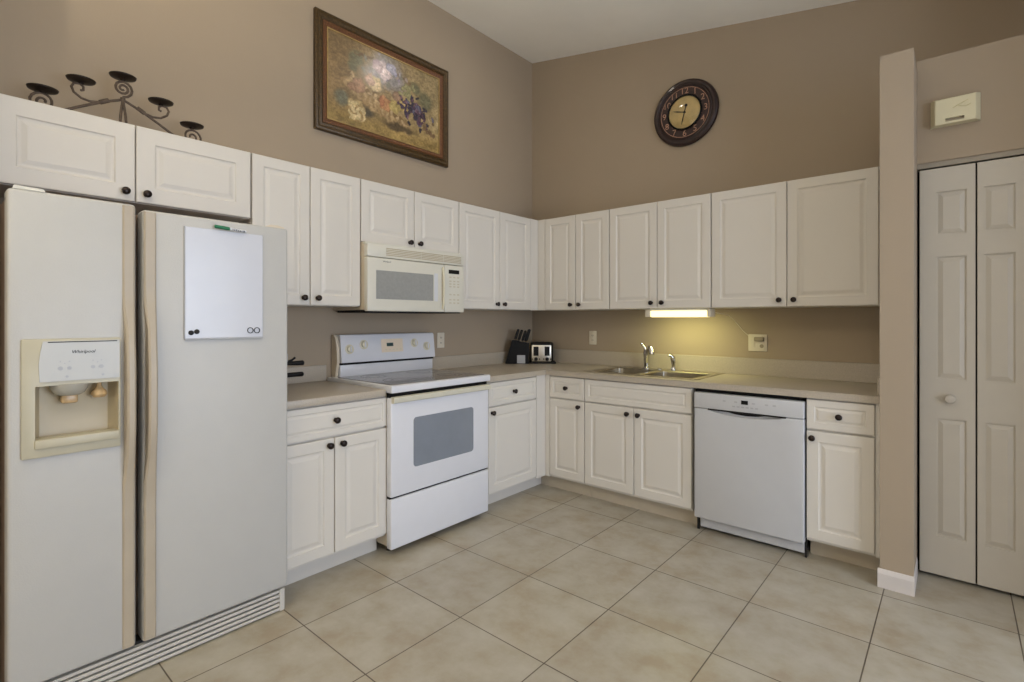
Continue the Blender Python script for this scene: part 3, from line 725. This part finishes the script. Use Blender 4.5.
for k in range(90):
    u = random.gauss(.75, .07); v = .44+(.75-u)*.3+random.gauss(0, .075)
    bl(u, v, .016, .027, random.choice(((74, 62, 84), (64, 58, 72), (92, 68, 82), (56, 52, 62), (124, 96, 108), (104, 100, 118))), (38, 32, 42))
for k in range(8): bl(.84+.016*k, .27+random.gauss(0, .04), .022, .035, (118, 96, 72), (84, 68, 50), .5)
m = MB(); gv = []; cols = []
for j in range(NY+1):
    for i in range(NX+1):
        u, v = i/NX, j/NY
        wu = u + .026*(vnoise(u*26, v*15, 3)-.5) + .012*(vnoise(u*60, v*36, 4)-.5); wv = v + .046*(vnoise(u*26, v*15, 5)-.5) + .02*(vnoise(u*60, v*36, 6)-.5)
        n = vnoise(u*7, v*5, 1)*.6 + vnoise(u*22, v*16, 2)*.4
        top = (150, 124, 88); rt = (172, 152, 112); bot = (166, 140, 88)
        c = [top[q]*(1-u)+rt[q]*u for q in range(3)]
        k = max(0, min(1, (.32-v)/.25)); c = [c[q]*(1-k)+bot[q]*k for q in range(3)]
        c = [x*(.78+.40*n) for x in c]
        for (bu, bv, ru, rv, cc, ce, so) in blobs:
            d = ((wu-bu)/ru)**2 + ((wv-bv)/rv)**2
            if d < 1:
                a = min(1, (1-d)/so); e = d*d*.75
                c = [c[q]*(1-a) + (cc[q]*(1-e)+ce[q]*e)*a*1.12 for q in range(3)]
        st = .88+.24*vnoise(u*60+v*18, v*50-u*14, 9)
        cols.append(lin([max(0, min(255, x*st)) for x in c]))
        gv.append(m.bm.verts.new(L(cu0+(cu1-cu0)*u, cv0+(cv1-cv0)*v, .0135)))
for j in range(NY):
    for i in range(NX):
        a = j*(NX+1)+i; m.bm.faces.new((gv[a], gv[a+1], gv[a+NX+2], gv[a+NX+1]))
mp_ = bpy.data.materials.new('varnished_oil_paint'); mp_.use_nodes = True
nt = mp_.node_tree; p = nt.nodes['Principled BSDF']; ca = nt.nodes.new('ShaderNodeVertexColor'); ca.layer_name = 'pigment'
tcn = nt.nodes.new('ShaderNodeTexCoord'); nz = nt.nodes.new('ShaderNodeTexNoise'); nz.inputs['Scale'].default_value = 130; nz.inputs['Detail'].default_value = 3
nt.links.new(tcn.outputs['Object'], nz.inputs['Vector'])
rp = nt.nodes.new('ShaderNodeValToRGB'); rp.color_ramp.elements[0].color = (.72, .70, .66, 1); rp.color_ramp.elements[1].color = (1, 1, 1, 1)
rp.color_ramp.elements[0].position = .35; rp.color_ramp.elements[1].position = .65
nt.links.new(nz.outputs['Fac'], rp.inputs['Fac'])
mx = nt.nodes.new('ShaderNodeMix'); mx.data_type = 'RGBA'; mx.blend_type = 'MULTIPLY'; mx.inputs[0].default_value = 1
nt.links.new(ca.outputs['Color'], mx.inputs[6]); nt.links.new(rp.outputs['Color'], mx.inputs[7]); nt.links.new(mx.outputs[2], p.inputs['Base Color'])
p.inputs['Roughness'].default_value = .27
bpn = nt.nodes.new('ShaderNodeBump'); bpn.inputs['Strength'].default_value = .12; bpn.inputs['Distance'].default_value = .001
nt.links.new(nz.outputs['Fac'], bpn.inputs['Height']); nt.links.new(bpn.outputs['Normal'], p.inputs['Normal'])
cvs = part('canvas', m, mp_, t)
at = cvs.data.color_attributes.new('pigment', 'FLOAT_COLOR', 'POINT')
at.data.foreach_set('color', [x for c in cols for x in c])
part('backing', MB().box(PY0+.01, PY1-.01, PZ0+.01, PZ1-.01, .002, .010, L), M_dark, t)

# ------------------------------------------------------------------ wall clock
KU, KV = 1.471, 2.836
t = thing('wall_clock', 'round dark wooden clock with cream dial on the back wall', 'clock', (KU, -.004, KV))
kf = Fr((KU, 0, KV), X, Z, -Y)
part('case', MB().lathe([(.242, .002), (.246, .012), (.242, .026), (.228, .036), (.214, .036), (.206, .030), (.198, .030), (.192, .034), (.186, .030), (.186, .004)], (0,0,0), kf, 64), M_clockw, t)
part('numeral_ring', MB().ring_flat(.118, .188, .029, (0,0,0), kf, 64), M_clockring, t)
m = MB().lathe([(.184, .029), (.184, .0302), (.180, .0302), (.180, .029)], (0,0,0), kf, 64, cap=False); 
for k in range(12):
    a = math.pi/2 - 2*math.pi*(k+1)/12
    m.text(str(k+1), .064, Fr(kf(.157*math.cos(a), .157*math.sin(a), .0296), X, Z, -Y), depth=.0005)
    a2 = a + math.pi/12
    e = Vector((math.cos(a2), math.sin(a2)))
    m.tube([(e.x*.128, e.y*.128, .0296), (e.x*.134, e.y*.134, .0298)], .002, kf, 6)
part('numerals', m, M_clocktan, t)
part('bezel', MB().lathe([(.132, .028), (.132, .038), (.126, .044), (.120, .040), (.118, .028)], (0,0,0), kf, 64, cap=False), M_black, t)
part('dial', MB().lathe([(.119, .0285), (.119, .0300)], (0,0,0), kf, 48), M_dial, t)
def hand(a, l, tail, wd_):
    d = Vector((math.cos(a), math.sin(a))); q = Vector((-d.y, d.x))
    P = [(-d*tail)+q*wd_, (-d*tail)-q*wd_, d*(l*.6)-q*wd_*1.3, d*l, d*(l*.6)+q*wd_*1.3]
    return MB().prism([(v.x, v.y) for v in P], .0325, .0335, kf)
part('hand', hand(math.radians(164), .098, .012, .003), M_matte, t)
m = hand(math.radians(255.5), .092, .048, .003); dd = Vector((math.cos(math.radians(75.5)), math.sin(math.radians(75.5))))*.050
m.lathe([(.011, 0), (.011, .002)], (dd.x, dd.y, .0325), kf, 14).lathe([(.008, 0), (.008, .004)], (0, 0, .032), kf, 14)
part('hand', m, M_matte, t)
gm = bpy.data.materials.new('clock_crystal'); gm.use_nodes = True; N = gm.node_tree.nodes; N.remove(N['Principled BSDF'])
tr = N.new('ShaderNodeBsdfTransparent'); gl = N.new('ShaderNodeBsdfGlossy'); gl.inputs['Roughness'].default_value = .08; fr_ = N.new('ShaderNodeFresnel'); mxs = N.new('ShaderNodeMixShader')
fr_.inputs[0].default_value = 1.45
gm.node_tree.links.new(fr_.outputs[0], mxs.inputs[0]); gm.node_tree.links.new(tr.outputs[0], mxs.inputs[1]); gm.node_tree.links.new(gl.outputs[0], mxs.inputs[2]); gm.node_tree.links.new(mxs.outputs[0], N['Material Output'].inputs[0])
part('crystal', MB().lathe([(.120, .039), (.10, .046), (.07, .051), (.04, .0535), (.0, .0545)], (0,0,0), kf, 48, cap=False), gm, t)

# ------------------------------------------------------------------ candelabra on the refrigerator cabinet
CX, CY = .16, -3.152
cf_ = Fr((CX, CY, 2.1345), Y, Z, X)
t = thing('candelabra', 'wrought-iron five-cup candelabra on top of the refrigerator cabinet', 'candle holder', (CX, CY, 2.1345))
part('post', MB().tube([(-.012, 0, 0), (-.008, .08, 0), (0, .152, 0)], .0055, cf_).tube([(.016, 0, .0), (.010, .08, 0), (0, .152, 0)], .0055, cf_).lathe([(.010, 0), (.010, .012)], (0, 0, 0), Fr((CX, CY, 2.280), X, Y, Z)), M_iron, t)
def spiral(c, r0, r1, a0, turns, n=26):
    return [(c[0]+(r0+(r1-r0)*i/n)*math.cos(a0+turns*2*math.pi*i/n), c[1]+(r0+(r1-r0)*i/n)*math.sin(a0+turns*2*math.pi*i/n), 0) for i in range(n+1)]
for s in (-1, 1):
    part('arm', MB().tube([(0, .150, 0), (s*.07, .118, 0), (s*.14, .078, 0), (s*.20, .042, 0), (s*.262, .006, 0)], .0058, cf_), M_iron, t)
    part('foot', MB().lathe([(.012, 0), (.012, .006)], (CX, CY+s*.262, 2.1345)), M_iron, t)
cups = [(0, .246), (-.146, .180), (.146, .180), (-.268, .100), (.276, .106)]
def cup(u, v):
    c = part('cup', MB().lathe([(.008, -.012), (.012, -.006), (.030, -.003), (.048, .003), (.051, .009), (.048, .009), (.030, .003), (.004, .001)], (CX, CY+u, 2.1345+v), seg=28), M_cup, t)
for u, v in cups: cup(u, v)
part('scroll', MB().tube(spiral((0, .200), .038, .006, -math.pi/2, 2.1), [.0055]*20+[.005]*7, cf_), M_iron, t)
for s, cu, cv_ in ((-1, -.146, .180), (1, .146, .180)):
    pts = [(s*.060, .122, 0), (s*.085, .112, 0), (s*.115, .105, 0), (s*.145, .110, 0), (s*.170, .128, 0), (s*.178, .150, 0), (s*.170, .166, 0), (s*.150, .170, 0), (s*.138, .160, 0), (s*.138, .146, 0), (s*.148, .142, 0)]
    part('scroll', MB().tube(pts, .0052, cf_), M_iron, t)
    part('collar', MB().tube([(s*.052, .130, 0), (s*.082, .112, 0)], .010, cf_, 8), M_iron, t)
for s, cu, cv_ in ((-1, -.268, .100), (1, .276, .106)):
    part('scroll', MB().tube([(s*.245, .014, 0), (s*.285, .016, 0), (s*.312, .040, 0)] + [(cu + s*p_[0], p_[1], 0) for p_ in [(x-0, y) for x, y, _ in spiral((0, .056), .040, .007, -.3, 1.6)]], .005, cf_), M_iron, t)

# ------------------------------------------------------------------ door chime over the closet
t = thing('door_chime', 'ivory plastic door chime box on the wall above the closet door', 'door chime', (3.0, -.42, 2.257))
lps = []
u0, u1, v0, v1 = 2.900, 3.086, 2.252, 2.384
for n, a, b in ((.4205, 0, 0), (.428, 0, 0), (.462, .016, .006), (.465, .020, .010)):
    lps.append([(u0+a, v0+b*.2, n), (u1-a, v0+b*.2, n), (u1-a, v1-b, n), (u0+a, v1-b, n)])
part('cover', cut(MB().rings(lps, B, True, True), MB().box(2.957, 3.027, 2.264, 2.280, .452, .5, B)), mat('ivory_chime_plastic', (212, 203, 170), .45, var=.02), t, sm=False)
part('slot', MB().box(2.956, 3.028, 2.263, 2.281, .450, .4535, B), M_slot, t)
part('emblem', MB().tube([(2.985, 2.325, .4655), (3.01, 2.338, .4655), (3.04, 2.352, .4655)], .0018, B, 6).tube([(3.005, 2.330, .4655), (3.03, 2.322, .4655), (3.05, 2.330, .4655)], .0018, B, 6), mat('ivory_emblem', (196, 186, 142), .5), t)

# ------------------------------------------------------------------ ceiling lamp (its glow is mirrored in the painting's varnish)
lx, ly = .94, -1.09
t = thing('ceiling_lamp', 'small round ceiling lamp on the vaulted ceiling above the kitchen', 'lamp', (lx, ly, zc(lx)))
sl = Vector((1, 0, -.174)).normalized(); nn = Vector((-.174, 0, -1)).normalized()
lf_ = Fr((lx, ly, zc(lx)-.001), sl, nn.cross(sl), nn)
part('ring', MB().lathe([(.085, 0), (.085, .012), (.070, .016), (.066, .010)], (0,0,0), lf_, 32, cap=False), M_white, t)
part('lens', MB().lathe([(.067, .008), (.05, .012), (.0, .014)], (0,0,0), lf_, 32), M_lamp, t)

# ------------------------------------------------------------------ uplight added out of view to brighten ceiling and walls
fx, fy = 2.25, -4.60
t = thing('added_uplight', 'tall uplight on a stand, added out of view to brighten the ceiling', 'lamp', (fx, fy, 0))
part('base', MB().lathe([(.14, 0), (.14, .015), (.03, .03)], (fx, fy, 0)), M_knob, t)
part('pole', MB().tube([(fx, fy, .02), (fx, fy, 1.0), (fx, fy, 1.74)], .012, W, 12), M_knob, t)
part('lamp_shade', MB().lathe([(.015, 1.72), (.08, 1.74), (.16, 1.80), (.19, 1.85), (.184, 1.85), (.155, 1.806), (.06, 1.75)], (fx, fy, 0), W, 32, cap=False), M_almond, t)
ul2 = bpy.data.lights.new('uplight_fill', 'AREA'); ul2.shape = 'DISK'; ul2.size = .14; ul2.energy = 92; ul2.color = (1, .91, .74)
o = bpy.data.objects.new('uplight_fill', ul2); C.objects.link(o); o.parent = t; o.location = (0, 0, 1.79); o.rotation_euler = (math.pi, 0, 0)
